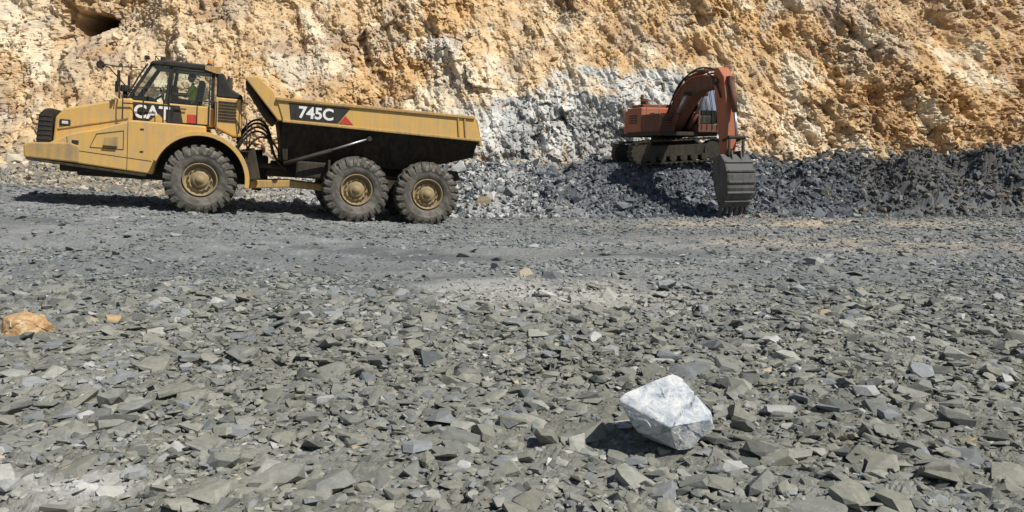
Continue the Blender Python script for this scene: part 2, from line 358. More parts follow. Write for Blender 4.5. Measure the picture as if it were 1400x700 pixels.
# ------------------------------------------------ boulders
def boulder(name,pts,loc,mat,amp=.012,rotz=0,bev=.012):
    bm=bmesh.new()
    for p in pts:bm.verts.new(p)
    bmesh.ops.convex_hull(bm,input=bm.verts)
    bmesh.ops.delete(bm,geom=[v for v in bm.verts if not v.link_faces],context='VERTS')
    bmesh.ops.dissolve_limit(bm,angle_limit=R(14),verts=bm.verts,edges=bm.edges)
    bmesh.ops.bevel(bm,geom=bm.edges[:],offset=bev,segments=1,affect='EDGES')
    bmesh.ops.triangulate(bm,faces=bm.faces)
    for _ in range(5):
        bmesh.ops.subdivide_edges(bm,edges=[e for e in bm.edges if e.calc_length()>.012],cuts=1)
        bmesh.ops.triangulate(bm,faces=bm.faces)
    P=np.array([v.co[:] for v in bm.verts])
    bm.normal_update()
    f,_=facet(P[:,0]*5+P[:,2]*3,P[:,2]*6+P[:,1]*5,501);f2,_=facet(P[:,0]*26+P[:,1]*9,P[:,2]*26+P[:,1]*11,511)
    d=f*amp+f2*amp*.3
    cr=P[:,0]*.62-P[:,2]*.75+.14+.012*np.sin(P[:,0]*30)+.004*np.sin(P[:,0]*90);d=d-np.exp(-(cr/.006)**2)*.018-.01*(cr>0)
    for v_,dd in zip(bm.verts,d):v_.co+=v_.normal*float(dd)
    o=fin(bm,name,mat,None);o.location=loc;o.rotation_euler=(0,0,rotz);return o
def rockmat(name,c1,c2,c3,sc_=9):
    m,nt,b=base_mat(name,.8,.25);N=nt.nodes;L=nt.links
    tc=N.new('ShaderNodeTexCoord');n=N.new('ShaderNodeTexNoise');n.inputs['Scale'].default_value=sc_;n.inputs['Detail'].default_value=10;n.inputs['Roughness'].default_value=.75;n.inputs['Distortion'].default_value=.6
    L.new(tc.outputs['Object'],n.inputs['Vector'])
    cr=N.new('ShaderNodeValToRGB');e=cr.color_ramp.elements;e[0].position=.36;e[0].color=(*c1,1);e[1].position=.64;e[1].color=(*c3,1)
    q=e.new(.48);q.color=(*c2,1)
    L.new(n.outputs['Fac'],cr.inputs[0]);L.new(cr.outputs[0],b.inputs['Base Color'])
    bp=N.new('ShaderNodeBump');bp.inputs['Strength'].default_value=.5;bp.inputs['Distance'].default_value=.008
    n2=N.new('ShaderNodeTexNoise');n2.inputs['Scale'].default_value=40;n2.inputs['Detail'].default_value=6;L.new(tc.outputs['Object'],n2.inputs['Vector'])
    L.new(n2.outputs['Fac'],bp.inputs['Height']);L.new(bp.outputs[0],b.inputs['Normal']);return m
W=rockmat('white_rock',(.20,.24,.29),(.44,.47,.50),(.66,.66,.63),12)
boulder('white_boulder',[(-.31,0,.30),(-.27,.02,.34),(.05,.14,.43),(.10,.12,.41),(.28,0,.23),(.30,-.02,.13),(.13,-.08,.0),(.04,-.10,.0),(-.22,-.06,.15),(-.03,-.19,.19),(.25,-.1,.205),
 (-.22,.28,.26),(.1,.33,.34),(.24,.28,.15),(.05,.28,-.02),(-.12,.2,-.02)],(.98,4.9,-.01),W,.006,0,.004)
O_=rockmat('orange_rock',(.30,.16,.07),(.46,.29,.14),(.62,.49,.34),12)
boulder('orange_boulder',[(-.3,0,.02),(-.28,.05,.17),(-.1,.1,.24),(.1,.02,.22),(.26,.0,.12),(.27,.05,.02),(.05,-.15,.0),(-.15,-.16,.02),(-.05,-.14,.15),(.1,.2,.0),(-.15,.25,.05),(.05,.22,.17)],(-5.02,8.2,float(H(np.array([-5.02]),np.array([8.2]))[0])-.01),O_,.010,0,.006)
# ------------------------------------------------ TRUCK
T=empty('articulated_dump_truck',(-9.12,23.66,.24),(0,R(-4.4),R(198)))
def wheel(pref,x,y,side,r=.955,w=.72):
    W_=empty(pref,(x,y,.95),(0,0,0));W_.parent=T
    h=w/2
    prof=[(-h*.55,.43),(-h*.86,.5),(-h*1.0,.62),(-h*1.0,.74),(-h*.93,.84),(-h*.8,.885),(-h*.35,.90),(h*.35,.90),(h*.8,.885),(h*.93,.84),(h*1.0,.74),(h*1.02,.70),(h*1.02,.685),(h*.985,.675),(h*1.0,.62),(h*.9,.52),(h*.86,.50),(h*.55,.43)]
    def lathe(name,prof,mat,n=56,smooth=True):
        bm=bmesh.new();rows=[]
        for i in range(n):
            a=2*math.pi*i/n;rows.append([bm.verts.new((rr*math.cos(a),yy_*side,rr*math.sin(a))) for yy_,rr in prof])
        for i in range(n):
            A=rows[i];B=rows[(i+1)%n]
            for j in range(len(prof)-1):bm.faces.new((A[j],A[j+1],B[j+1],B[j]))
        o=fin(bm,name,mat,W_,0,smooth);return o
    lathe('tyre',prof,'tyre')
    bm=bmesh.new();n=24
    for i in range(n):
        for sgn in(-1,1):
            a=2*math.pi*(i+(.5 if sgn>0 else 0))/n
            da=2*math.pi/n*.28
            sec=[(.04,.89,.965),(h*.55,.89,.965),(h*.93,.85,.94),(h*1.06,.75,.80)]
            prev=None
            for k,(yy_,ri,ro) in enumerate(sec):
                sk=a+.12*(1-k/3.0)
                q=[]
                for rr,aa in((ri-.03,sk-da),(ro,sk-da*.8),(ro,sk+da*.8),(ri-.03,sk+da)):
                    q.append(bm.verts.new((rr*math.cos(aa),sgn*yy_,rr*math.sin(aa))))
                if prev:
                    for m_ in range(4):bm.faces.new((prev[m_],prev[(m_+1)%4],q[(m_+1)%4],q[m_]))
                else:bm.faces.new(q)
                prev=q
            bm.faces.new(prev[::-1])
    fin(bm,'tread_lugs','tread',W_,.0)
    lathe('rim',[(h*.55,.455),(h*.88,.455),(h*.9,.43),(h*.8,.42),(h*.5,.40),(h*.45,.34),(h*.6,.33),(h*.62,.27),(h*.5,.25),(h*.5,.2)],'rim',40)
    lathe('hub',[(h*.45,.30),(h*.5,.25),(h*.78,.2),(h*.82,.17),(h*.82,.12),(h*.92,.11),(h*.94,.0001)],'rim',24)
    for i in range(12):
        a=2*math.pi*i/12
        cyl('bolt',(.30*math.cos(a),side*h*.6,.30*math.sin(a)),(.30*math.cos(a),side*h*.72,.30*math.sin(a)),.024,'under',W_,6)
    W_.rotation_euler=(0,rng.uniform(0,1),0)
    return W_
for nm,xx in(('wheel_front',0),('wheel_middle',-4.25),('wheel_rear',-6.35)):
    wheel(nm+'_a',xx,1.34,1);wheel(nm+'_b',xx,-1.34,-1)
    cyl('axle',(xx,-1.2,.95),(xx,1.2,.95),.17,'under',T)
    cyl('diff',(xx-.3,0,.95),(xx+.3,0,.95),.33,'under',T)
prism('hood',[(3.72,1.6),(3.66,2.35),(3.45,2.60),(2.05,3.0),(1.8,3.02),(1.8,1.6)],-1.02,1.02,'yel',T,.06)
prism('grille_shell',[(4.12,1.62),(4.06,2.38),(3.92,2.55),(3.73,2.58),(3.74,1.62)],-.98,.98,'blk',T,.05)
for i in range(6):box('grille_slat',(3.93,0,1.74+i*.125),(.36,2.0,.035),'under',T,.008)
box('headlamp',(3.42,1.035,2.22),(.26,.05,.17),'blk',T,.02);box('headlamp_glass',(3.42,1.062,2.22),(.15,.02,.08),'lens',T,.01)
prism('hood_side_crease',[(3.6,2.02),(3.6,2.07),(1.9,2.5),(1.9,2.45)],1.0,1.05,'yel2',T,.01)
ca=[(1.19*math.cos(R(a)),.97+1.19*math.sin(R(a))) for a in range(95,2,-8)]
prof=[(1.22,1.0),(3.66,1.22),(3.72,1.66),(3.2,1.95),(2.55,2.12),(1.75,2.42),(-.1,2.42)]+ca
prism('side_panel',prof,1.03,1.42,'yel',T,.04)
prism('side_panel_far',prof,-1.42,-1.03,'yel',T,.04)
prism('front_bumper',[(4.28,1.24),(4.30,1.56),(4.1,1.64),(3.2,1.70),(3.0,1.62),(3.0,1.18)],-1.46,1.46,'yel2',T,.04)
prism('bumper_shadow_strip',[(4.2,1.17),(4.25,1.24),(1.3,.99),(1.4,.93)],-1.3,1.44,'under',T,.01)  # added dark strip standing for the shadow line below bumper and panel
def groove(pts,r=.008,y=1.425,mat='under'):tube('panel_gap',[(a,y,b_) for a,b_ in pts],r,mat,T,4,True)
groove([(2.75,1.62),(2.6,1.98),(1.95,2.12),(1.95,1.62)],.012)
prism('step_pocket',[(2.45,1.66),(2.4,1.9),(2.08,1.95),(2.08,1.66)],1.40,1.428,'yel2',T,.006)
box('step_tread',(2.27,1.45,1.68),(.34,.1,.03),'under',T,.004)
groove([(1.85,1.1),(1.85,2.38)],.007);groove([(3.25,1.2),(3.3,1.86)],.007)
groove([(3.6,1.55),(1.25,1.36)],.007)
box('door_label',(3.1,1.43,1.72),(.16,.01,.1),'blk',T,0)
box('latch',(1.5,1.43,1.6),(.09,.02,.03),'blk',T,.004);box('latch',(1.5,1.43,2.2),(.09,.02,.03),'blk',T,.004)
arc=lambda r,a0,a1,st:[(r*math.cos(R(a)),.97+r*math.sin(R(a))) for a in range(a0,a1,st)]
prism('fender',arc(1.27,20,189,6)+arc(1.19,20,189,6)[::-1],.85,1.74,'yel',T,.02)
prism('fender_lip',arc(1.29,20,189,6)+arc(1.17,20,189,6)[::-1],1.72,1.77,'yel',T,.01)
prism('fender_liner',arc(1.17,5,189,6)+[(0,1.6)],.5,.84,'under',T,0)
prism('fender_far',arc(1.27,20,189,6)+arc(1.19,20,189,6)[::-1],-1.74,-.85,'yel',T,.02)
box('tractor_frame',(1.3,0,1.3),(4.6,1.5,.75),'under',T,.05)
box('belly_guard',(1.6,0,.98),(3.2,1.2,.3),'under',T,.05)
cy=.92
prism('cab_lower',[(2.0,2.42),(2.02,2.98),(-.28,2.98),(-.28,2.42)],-cy,cy,'yel',T,.04)
prism('cab_decal_panel',[(1.86,2.44),(1.86,2.93),(.62,2.93),(.52,2.44)],cy+.003,cy+.02,'blk',T,.004)
prism('yellow_triangle',[(1.38,2.44),(1.16,2.66),(.94,2.44)],cy+.03,cy+.036,'yel',T,0)
text('maker_lettering','CAT',(1.78,cy+.024,2.52),.50,'white',T,off=.014,sx=.92)
prism('red_panel',[(.42,2.48),(.42,2.72),(.18,2.72),(.18,2.48)],cy+.003,cy+.02,'red',T,.004)
roof=[(1.42,3.98),(1.36,4.08),(1.1,4.13),(-.2,4.13),(-.32,4.06),(-.32,3.96)]
prism('cab_roof',roof,-cy-.04,cy+.06,'blk',T,.04)
prism('roof_yellow_trim',[(-.0,3.98),(-.0,4.10),(-.42,4.10),(-.42,3.9),(-.3,3.9)],cy+.07,cy+.09,'yel2',T,.01)
for sy in(-1,1):
    y_=sy*(cy-.03)
    for a,b_ in(((1.95,2.95),(1.35,4.0)),((.98,2.95),(.86,4.0)),((-.22,2.95),(-.22,4.0))):
        prism('cab_pillar',[(a[0]-.045,a[1]),(a[0]+.045,a[1]),(b_[0]+.045,b_[1]),(b_[0]-.045,b_[1])],y_-.035,y_+.035,'blk',T,.01)
    prism('side_glass',[(1.86,2.99),(1.02,2.99),(.9,3.97),(1.33,3.97)],y_-.008,y_+.002,'glass',T,0)
    prism('door_glass',[(.94,2.99),(-.18,2.99),(-.18,3.97),(.82,3.97)],y_-.008,y_+.002,'glass',T,0)
bm=bmesh.new();vs=[bm.verts.new(p) for p in((1.97,-.85,2.99),(1.97,.85,2.99),(1.37,.85,3.99),(1.37,-.85,3.99))];bm.faces.new(vs);fin(bm,'windscreen','glass',T)
bm=bmesh.new();vs=[bm.verts.new(p) for p in((-.26,-.85,2.99),(-.26,.85,2.99),(-.26,.85,3.97),(-.26,-.85,3.97))];bm.faces.new(vs);fin(bm,'rear_glass','glass',T)
tube('door_frame',[(.9,cy+.02,2.46),(.9,cy+.02,3.0),(.8,cy+.02,3.93),(-.14,cy+.02,3.93),(-.14,cy+.02,2.46)],.025,'blk',T,8,True)
tube('door_handle',[(.75,cy+.06,2.85),(.45,cy+.06,2.85)],.018,'blk',T)
DY=.48
box('dashboard',(1.6,0,3.02),(.5,1.5,.2),'blk',T,.05)
tube('steering_wheel',[(1.12+.1*math.cos(a)*.5,DY+.24*math.sin(a),3.2+.19*math.cos(a)) for a in [i*math.pi/8 for i in range(16)]],.016,'blk',T,8,True)
cyl('steering_column',(1.12,DY,3.2),(1.45,DY,2.95),.03,'blk',T)
box('seat_base',(.38,DY,2.98),(.55,.5,.16),'blk',T,.06);box('seat_back',(.12,DY,3.35),(.16,.5,.72),'blk',T,.06,(0,R(-8),0))
box('trainer_seat',(.86,-.3,3.25),(.16,.45,.6),'seat',T,.05)
prism('intake_housing',[(-.30,2.42),(-.30,3.25),(-.98,3.25),(-1.02,2.2),(-.8,2.2)],-1.1,1.15,'yel',T,.04)
prism('cooling_hood',[(-.33,3.95),(-.5,3.93),(-.72,3.52),(-1.02,3.36),(-1.02,3.27),(-.33,3.27)],-.9,1.0,'blk',T,.04)
for i in range(7):box('louvre',(-.63,1.16,2.62+i*.085),(.48,.03,.045),'blk',T,.006)
cyl('exhaust_stack',(-.62,-.9,3.2),(-.62,-.9,4.0),.08,'under',T)
ry=1.36
def rail(p,r=.019):tube('handrail',p,r,'blk',T,6)
rail([(2.0,ry,2.42),(2.0,ry,3.28),(1.0,ry,3.35),(1.0,ry,2.42)]);rail([(2.0,ry,2.85),(1.0,ry,2.88)])
rail([(1.5,ry,2.42),(1.5,ry,3.31)])
rail([(.15,ry,2.42),(.15,ry,3.1),(-.35,ry,3.1),(-.35,ry,2.42)]);rail([(2.0,ry,3.28),(2.15,.95,3.28),(2.15,.9,3.0)])
rail([(-.95,1.2,2.3),(-.95,1.3,2.9),(-1.15,1.35,2.7),(-1.2,1.3,1.6)]);rail([(-1.2,1.3,1.6),(-1.3,1.3,2.6)])
for i in range(4):box('ladder_step',(-1.18,1.35,1.25+i*.28),(.28,.34,.03),'under',T,.005)
rail([(1.3,.7,4.13),(1.3,.7,4.24),(.5,.7,4.24),(.5,.7,4.13)],.014);rail([(1.3,-.7,4.13),(1.3,-.7,4.24),(.5,-.7,4.24),(.5,-.7,4.13)],.014);rail([(1.3,.7,4.24),(1.3,-.7,4.24)],.014)
rail([(1.95,1.0,3.05),(1.62,1.04,3.7),(1.45,1.04,3.98)],.022)
for sx_ in(1.25,.85):box('work_lamp',(sx_+.25,.75,4.17),(.12,.2,.1),'blk',T,.02)
cyl('beacon_base',(-.1,.7,4.13),(-.1,.7,4.18),.07,'blk',T);cyl('beacon',(-.1,.7,4.18),(-.1,.7,4.31),.055,'amber',T,16,.04,.01)
cyl('antenna',(.3,.4,4.13),(.3,.4,4.6),.006,'blk',T,6)
rail([(1.95,1.1,3.3),(2.35,1.3,3.75),(2.5,1.32,3.8)],.018);rail([(1.7,1.05,3.85),(2.1,1.3,3.8),(2.48,1.32,3.82)],.018)
cyl('round_mirror',(2.54,1.34,3.80),(2.58,1.30,3.80),.11,'blk',T,20,None,.01)
rail([(2.1,1.2,3.5),(2.1,1.3,3.15)],.014);box('flat_mirror',(2.12,1.3,3.5),(.06,.2,.42),'blk',T,.02);box('flat_mirror',(2.22,.9,3.3),(.06,.2,.3),'blk',T,.02)
rail([(2.1,-1.2,3.0),(2.2,-1.3,3.7)],.014);box('flat_mirror_far',(2.2,-1.3,3.6),(.06,.2,.42),'blk',T,.02)
cyl('air_precleaner_stem',(2.05,.55,2.95),(2.05,.55,3.2),.06,'blk',T);cyl('air_precleaner',(2.05,.55,3.2),(2.05,.55,3.38),.13,'blk',T,20,None,.02)
box('hitch_yoke',(-1.35,0,1.3),(.9,.7,.9),'under',T,.08);cyl('hitch_pin',(-1.5,0,.7),(-1.5,0,1.9),.14,'under',T)
prism('tow_frame',[(-1.15,.75),(-1.2,1.0),(-2.4,1.08),(-3.6,1.0),(-3.5,.82),(-2.3,.86)],.62,.82,'yel2',T,.03)
prism('tow_frame_far',[(-1.15,.75),(-1.2,1.0),(-2.4,1.08),(-3.6,1.0),(-3.5,.82),(-2.3,.86)],-.82,-.62,'yel2',T,.03)
cyl('steer_cylinder',(-.9,.55,1.45),(-2.3,.75,1.45),.08,'under',T);
for i,(yy_,dz) in enumerate(((.9,0),(.8,.12),(.65,.22),(1.0,-.12))):
    tube('hydraulic_hose',[(-.9,yy_,1.9+dz),(-1.2,yy_+.05,2.55+dz),(-1.75,yy_+.08,2.5+dz),(-1.95,yy_,1.6),(-2.3,yy_-.2,1.35)],.03,'blk',T,8,False,True)
tube('hydraulic_hose',[(-.95,1.1,1.4),(-1.3,1.15,2.2),(-1.8,1.1,2.3),(-2.05,1.0,1.9)],.03,'blk',T,8,False,True)
box('guard_plate',(-1.25,.95,1.45),(.5,.1,.9),'under',T,.03,(0,R(12),0))
for sy in(-.45,.45):prism('chassis_rail',[(-1.7,1.15),(-1.9,1.62),(-7.5,1.7),(-7.6,1.45),(-7.2,1.2)],sy-.09,sy+.09,'under',T,.02)
for xx in(-2.2,-3.6,-5.3,-7.3):box('crossmember',(xx,0,1.4),(.25,1.0,.35),'under',T,.02)
prism('walking_beam',[(-4.1,.85),(-4.25,1.15),(-5.1,1.4),(-5.5,1.4),(-6.35,1.15),(-6.5,.85),(-5.3,1.0)],.62,.85,'under',T,.03)
box('fuel_tank',(-3.0,.85,1.42),(.9,.5,.5),'under',T,.06)
box('mudflap_bracket',(-3.45,1.2,1.6),(.06,.7,.3),'under',T,.01)
RB=-7.86
def sec(x):
    zb=1.62 if x>-6.0 else 1.62+(-6.0-x)/1.9*.55
    return [(1.58,3.30),(1.58,2.70),(1.16,max(zb+.28,1.9)),(1.0,zb),(-1.0,zb),(-1.16,max(zb+.28,1.9)),(-1.58,2.70),(-1.58,3.30),(-1.50,3.30),(-1.50,2.73),(-1.0,zb+.12),(1.0,zb+.12),(1.50,2.73),(1.50,3.30)]
bm=bmesh.new();rows=[]
for x_ in(-2.1,-3.0,-4.5,-6.0,-7.0,RB):
    rows.append([bm.verts.new((x_ if z_<3.2 or x_>RB+.02 else x_+.14,y_,z_)) for y_,z_ in sec(x_)])
for A,B in zip(rows,rows[1:]):
    for j in range(14):bm.faces.new((A[j],A[(j+1)%14],B[(j+1)%14],B[j]))
for rr in(rows[0],rows[-1]):
    for j in range(6):bm.faces.new((rr[j],rr[j+1],rr[12-j],rr[13-j]))
fin(bm,'dump_body','body',T,.015)
for sy in(-1,1):
    a,b_=sorted((sy*1.585,sy*1.66))
    prism('body_side_band',[(-1.92,3.33),(-7.64,3.33),(-7.88,2.66),(-2.12,2.74)],a,b_,'yel',T,.02)
    a,b_=sorted((sy*1.55,sy*1.72));prism('top_rail',[(-1.9,3.28),(-1.9,3.37),(-7.62,3.37),(-7.64,3.28)],a,b_,'yel2',T,.02)
    a,b_=sorted((sy*1.60,sy*1.70));prism('lower_rail',[(-2.1,2.70),(-2.1,2.77),(-7.84,2.70),(-7.86,2.63)],a,b_,'yel2',T,.015)
    for xx in(-7.1,-7.3):
        a,b_=sorted((sy*1.665,sy*1.70));prism('rear_rib',[(xx,3.28),(xx-.05,3.28),(xx-.12,2.72),(xx-.07,2.72)],a,b_,'yel2',T,.008)
prism('tail_lip_near',[(-7.66,3.3),(-7.75,3.28),(-7.96,2.5),(-7.87,2.5)],1.3,1.6,'yel2',T,.02)
prism('tail_lip',[(-7.66,3.3),(-7.75,3.28),(-7.96,2.5),(-7.87,2.5)],-1.6,-1.3,'yel2',T,.02)
prism('headboard_visor',[(-1.08,3.80),(-1.12,3.87),(-1.42,3.90),(-1.85,3.52),(-1.93,3.34),(-2.3,3.34),(-2.3,2.74),(-2.12,2.74),(-1.98,2.74),(-1.72,3.05)],-1.6,1.62,'yel',T,.03)
prism('headboard_lower',[(-2.0,2.73),(-2.3,2.73),(-2.3,1.65),(-2.18,1.65)],-1.25,1.25,'body',T,.02)
prism('headboard_underside',[(-1.12,3.77),(-1.70,2.97),(-1.95,2.70),(-1.90,2.66),(-1.62,2.93),(-1.08,3.74)],-1.5,1.5,'body',T,.01)
prism('number_plate_band',[(-2.32,2.80),(-2.26,3.25),(-3.95,3.25),(-3.62,2.80)],1.664,1.672,'blk',T,.0)
prism('red_flash',[(-3.64,2.80),(-3.82,3.03),(-4.05,2.80)],1.664,1.674,'red',T,0)
text('model_number_lettering','745C',(-2.52,1.675,2.875),.44,'white',T,off=.013,sx=1.0)
cyl('hoist_barrel',(-2.2,1.38,1.55),(-3.5,1.46,2.03),.055,'under',T);cyl('hoist_rod',(-3.4,1.455,2.0),(-4.55,1.53,2.45),.032,'chrome',T);cyl('hoist_eye',(-4.55,1.45,2.45),(-4.55,1.62,2.45),.07,'under',T)
n=60;a=np.linspace(-7.3,-2.3,n);b2=np.linspace(-1.45,1.45,24);AX,BY=np.meshgrid(a,b2)
LZ=2.95+.42*np.exp(-((AX+4.0)/1.1)**2-(BY/1.0)**2)+(fbm(AX*2,BY*2,3,601)-.5)*.2
lo=np_mesh('load_dirt',np.stack([AX,BY,LZ],-1).reshape(-1,3),grid_faces(24,n),np.array([.2,.18,.15]),MG);lo.parent=T
# ------------------------------------------------ driver
def skinfig(name,chains,mat,par,root=0,sub=1):
    vs=[];es=[];rs=[]
    for ch,link_to in chains:
        prev=link_to
        for p,r in ch:
            vs.append(p);rs.append(r)
            if prev is not None:es.append((prev,len(vs)-1))
            prev=len(vs)-1
    me=bpy.data.meshes.new(name);me.from_pydata(vs,es,[]);me.materials.append(M[mat])
    o=link(bpy.data.objects.new(name,me));o.parent=par
    md=o.modifiers.new('s','SKIN')
    for i,r in enumerate(rs):
        me.skin_vertices[0].data[i].radius=(r,r)
    me.skin_vertices[0].data[root].use_root=True
    md.use_smooth_shade=True
    s_=o.modifiers.new('u','SUBSURF');s_.levels=sub;s_.render_levels=sub
    return o
D=empty('truck_driver',(-9.12+.309*DY,23.66-.951*DY,.24),(0,R(-4.4),R(198)))
skinfig('torso_and_arms',[([((.32,0,3.06),.15),((.30,0,3.22),.145),((.29,0,3.40),.165),((.31,0,3.52),.12)],None),
 ([((.31,.19,3.50),.075),((.45,.27,3.26),.055)],3),([((.31,-.19,3.50),.075),((.45,-.27,3.26),.055)],3)],'vest',D,0,2)
skinfig('neck',[([((.32,0,3.54),.06),((.34,0,3.64),.055)],None)],'skin',D,0,1)
for sy in(-1,1):
    skinfig('forearm',[([((.44,sy*.27,3.27),.048),((.72,sy*.26,3.27),.038),((.95,sy*.22,3.3),.028),((1.03,sy*.21,3.32),.034)],None)],'skin',D,0,1)
    for k in range(4):
        z0=3.345-.02*k;skinfig('finger',[([((1.03,sy*.21,z0),.009),((1.09,sy*.225,z0+.004),.009),((1.125,sy*(.24+.002*k),z0),.008),((1.12,sy*.262,z0-.004),.007)],None)],'skin',D)
    skinfig('thumb',[([((1.0,sy*.19,3.34),.010),((1.04,sy*.185,3.37),.010),((1.08,sy*.2,3.385),.008)],None)],'skin',D)
    skinfig('leg',[([((.34,sy*.1,3.05),.1),((.8,sy*.14,3.08),.085),((.95,sy*.14,2.75),.06),((1.0,sy*.14,2.52),.045),((1.14,sy*.14,2.5),.04)],None)],'trouser',D,0,1)
bm=bmesh.new();bmesh.ops.create_uvsphere(bm,u_segments=24,v_segments=18,radius=1)
for v_ in bm.verts:
    x_,y_,z_=v_.co
    sx_=.10 if x_<0 else .095
    w_=.078*(1-.28*max(0,-z_))
    xx=x_*sx_;
    if x_>.75:xx+=.022*math.exp(-((z_+.12)/.16)**2-(y_/.16)**2)-.012*math.exp(-((z_-.1)/.12)**2-((abs(y_)-.4)/.2)**2)
    v_.co=Vector((xx,y_*w_,z_*.12))
hd=fin(bm,'head','skin',D,0,True);hd.location=(.37,0,3.75)
for sy in(-1,1):
    box('ear',(.365,sy*.078,3.745),(.03,.015,.06),'skin',D,.006);box('eye',(.456,sy*.03,3.765),(.012,.022,.01),'hair',D,.004)
box('mouth',(.458,0,3.69),(.01,.045,.008),'seat',D,.002)
bm=bmesh.new();bmesh.ops.create_uvsphere(bm,u_segments=24,v_segments=16,radius=.125)
for v_ in bm.verts:
    v_.co.y*=.72;v_.co.x*=.9
    if v_.co.z<.01:v_.co.z=.01
hr=fin(bm,'hair','hair',D,0,True);hr.location=(.355,0,3.765)
# ------------------------------------------------ EXCAVATOR
HD=-70.5
E=empty('crawler_excavator',(EX,EY-.2,1.60),(0,0,R(HD)))
U=empty('undercarriage',(0,0,-.02),(0,R(-3),R(-HD+8)));U.parent=E
def track(yc):
    pts=[];L=1.35;r=.40
    for i in range(14):pts.append((-L+2*L*i/14,.84))
    for i in range(8):a=math.pi/2-math.pi*i/8;pts.append((L+r*math.cos(a),.44+r*math.sin(a)))
    for i in range(14):pts.append((L-2*L*i/14,.04))
    for i in range(8):a=-math.pi/2-math.pi*i/8;pts.append((-L+r*math.cos(a),.44+r*math.sin(a)))
    bm=bmesh.new();n=len(pts)
    for i in range(n):
        p=Vector(pts[i]);q=Vector(pts[(i+1)%n]);m=(p+q)/2;d=(q-p);ln=d.length;d.normalize();nn=Vector((-d.y,d.x))
        for (o0,o1,w0) in((-.03,.02,.46),(.02,.06,.12)):
            vs=[]
            for u_,w_ in((-w0*ln,o0),(w0*ln,o0),(w0*ln,o1),(-w0*ln,o1)):
                pt=m+d*u_+nn*w_;vs.append((pt.x,pt.y))
            A=[bm.verts.new((a_,yc-.3,b_)) for a_,b_ in vs];B=[bm.verts.new((a_,yc+.3,b_)) for a_,b_ in vs]
            bm.faces.new(A);bm.faces.new(B[::-1])
            for j in range(4):bm.faces.new((A[j],A[(j+1)%4],B[(j+1)%4],B[j]))
    fin(bm,'track_shoes','under',U)
    prism('track_frame',[(-1.3,.25),(-1.4,.5),(-1.2,.68),(1.2,.68),(1.4,.5),(1.3,.25)],yc-.22,yc+.22,'under',U,.03)
    for xx in(-1.35,1.35):cyl('track_wheel',(xx,yc-.26,.44),(xx,yc+.26,.44),.35,'under',U,24)
    for i in range(6):cyl('roller',(-1.0+i*.40,yc-.27,.2),(-1.0+i*.40,yc+.27,.2),.13,'under',U,14)
track(-1.15);track(1.15)
box('car_body',(0,0,.6),(1.7,1.8,.45),'under',U,.05);cyl('slew_ring',(0,0,.75),(0,0,1.0),.6,'under',E,32)
prism('deck',[(-1.8,.98),(-1.8,1.12),(1.35,1.12),(1.35,.98)],-1.05,1.35,'under',E,.02)
bm=bmesh.new();ar=[(-1.25,-1.05)]+[(-1.3-.6*math.cos(a)**.7,1.05*math.sin(a)) for a in [R(q) for q in range(-85,86,10)]]+[(-1.25,1.05)]
A=[bm.verts.new((x_,y_,1.0)) for x_,y_ in ar];B=[bm.verts.new((x_,y_,1.98)) for x_,y_ in ar];bm.faces.new(A);bm.faces.new(B[::-1])
for i in range(len(ar)):j=(i+1)%len(ar);bm.faces.new((A[i],A[j],B[j],B[i]))
fin(bm,'counterweight','org',E,.05)
box('engine_house',(-.7,0,1.60),(1.15,2.1,.94),'org',E,.05);box('side_cover_right',(.45,-.7,1.45),(1.5,.65,.68),'org2',E,.05)
box('valve_cover',(.2,-.1,1.3),(1.0,.7,.35),'org2',E,.04);box('engine_cover',(-.8,-.2,2.12),(.9,1.3,.16),'org2',E,.04)
for i in range(5):box('vent_slat',(1.215,-.7,1.25+i*.09),(.03,.45,.04),'under',E,.005)
for i in range(4):box('side_vent',(-.75,-1.06,1.5+i*.09),(.6,.03,.04),'under',E,.005)
for yy_ in(-.9,-.5):box('toolbox_handle',(.45,yy_,1.81),(.3,.03,.04),'blk',E,.005)
cyl('exhaust',(-.9,-.6,2.15),(-.9,-.6,2.6),.06,'under',E);cyl('pre_cleaner',(-.5,-.65,2.05),(-.5,-.65,2.4),.1,'under',E)
tube('deck_rail',[(-1.3,-1.0,2.0),(-1.3,-1.0,2.35),(.2,-1.0,2.3),(1.15,-1.0,2.2),(1.15,-1.0,1.75)],.018,'org',E);tube('deck_rail',[(.2,-1.0,2.3),(.2,-1.0,1.8)],.018,'org',E)
prism('cab_floor',[(-.18,1.1),(-.18,1.4),(1.5,1.4),(1.5,1.1)],.42,1.36,'org2',E,.03)
prism('cab_roof',[(-.18,2.68),(-.18,2.77),(1.0,2.8),(1.28,2.7),(1.25,2.65)],.42,1.36,'org2',E,.02)
for yy_ in(.45,1.33):
    for a_,b_ in(((-.13,1.45),(-.13,2.7)),((.62,1.45),(.62,2.7)),((1.47,1.35),(1.47,1.9)),((1.47,1.88),(1.24,2.68))):
        tube('cab_post',[(a_[0],yy_,a_[1]),(b_[0],yy_,b_[1])],.05,'org2',E)
    prism('cab_side_glass',[(-.1,1.42),(-.1,2.68),(1.22,2.68),(1.46,1.88),(1.46,1.42)],yy_-.006,yy_+.006,'glass',E,0)
bm=bmesh.new();bm.faces.new([bm.verts.new(p) for p in((1.49,.46,1.42),(1.49,1.32,1.42),(1.49,1.32,1.9),(1.49,.46,1.9))]);bm.faces.new([bm.verts.new(p) for p in((1.49,.46,1.9),(1.49,1.32,1.9),(1.25,1.32,2.68),(1.25,.46,2.68))]);fin(bm,'cab_front_glass','glass',E)
for i in range(4):tube('guard_bar',[(1.53,.56+i*.22,1.2),(1.53,.56+i*.22,1.9),(1.3,.56+i*.22,2.7)],.012,'blk',E)
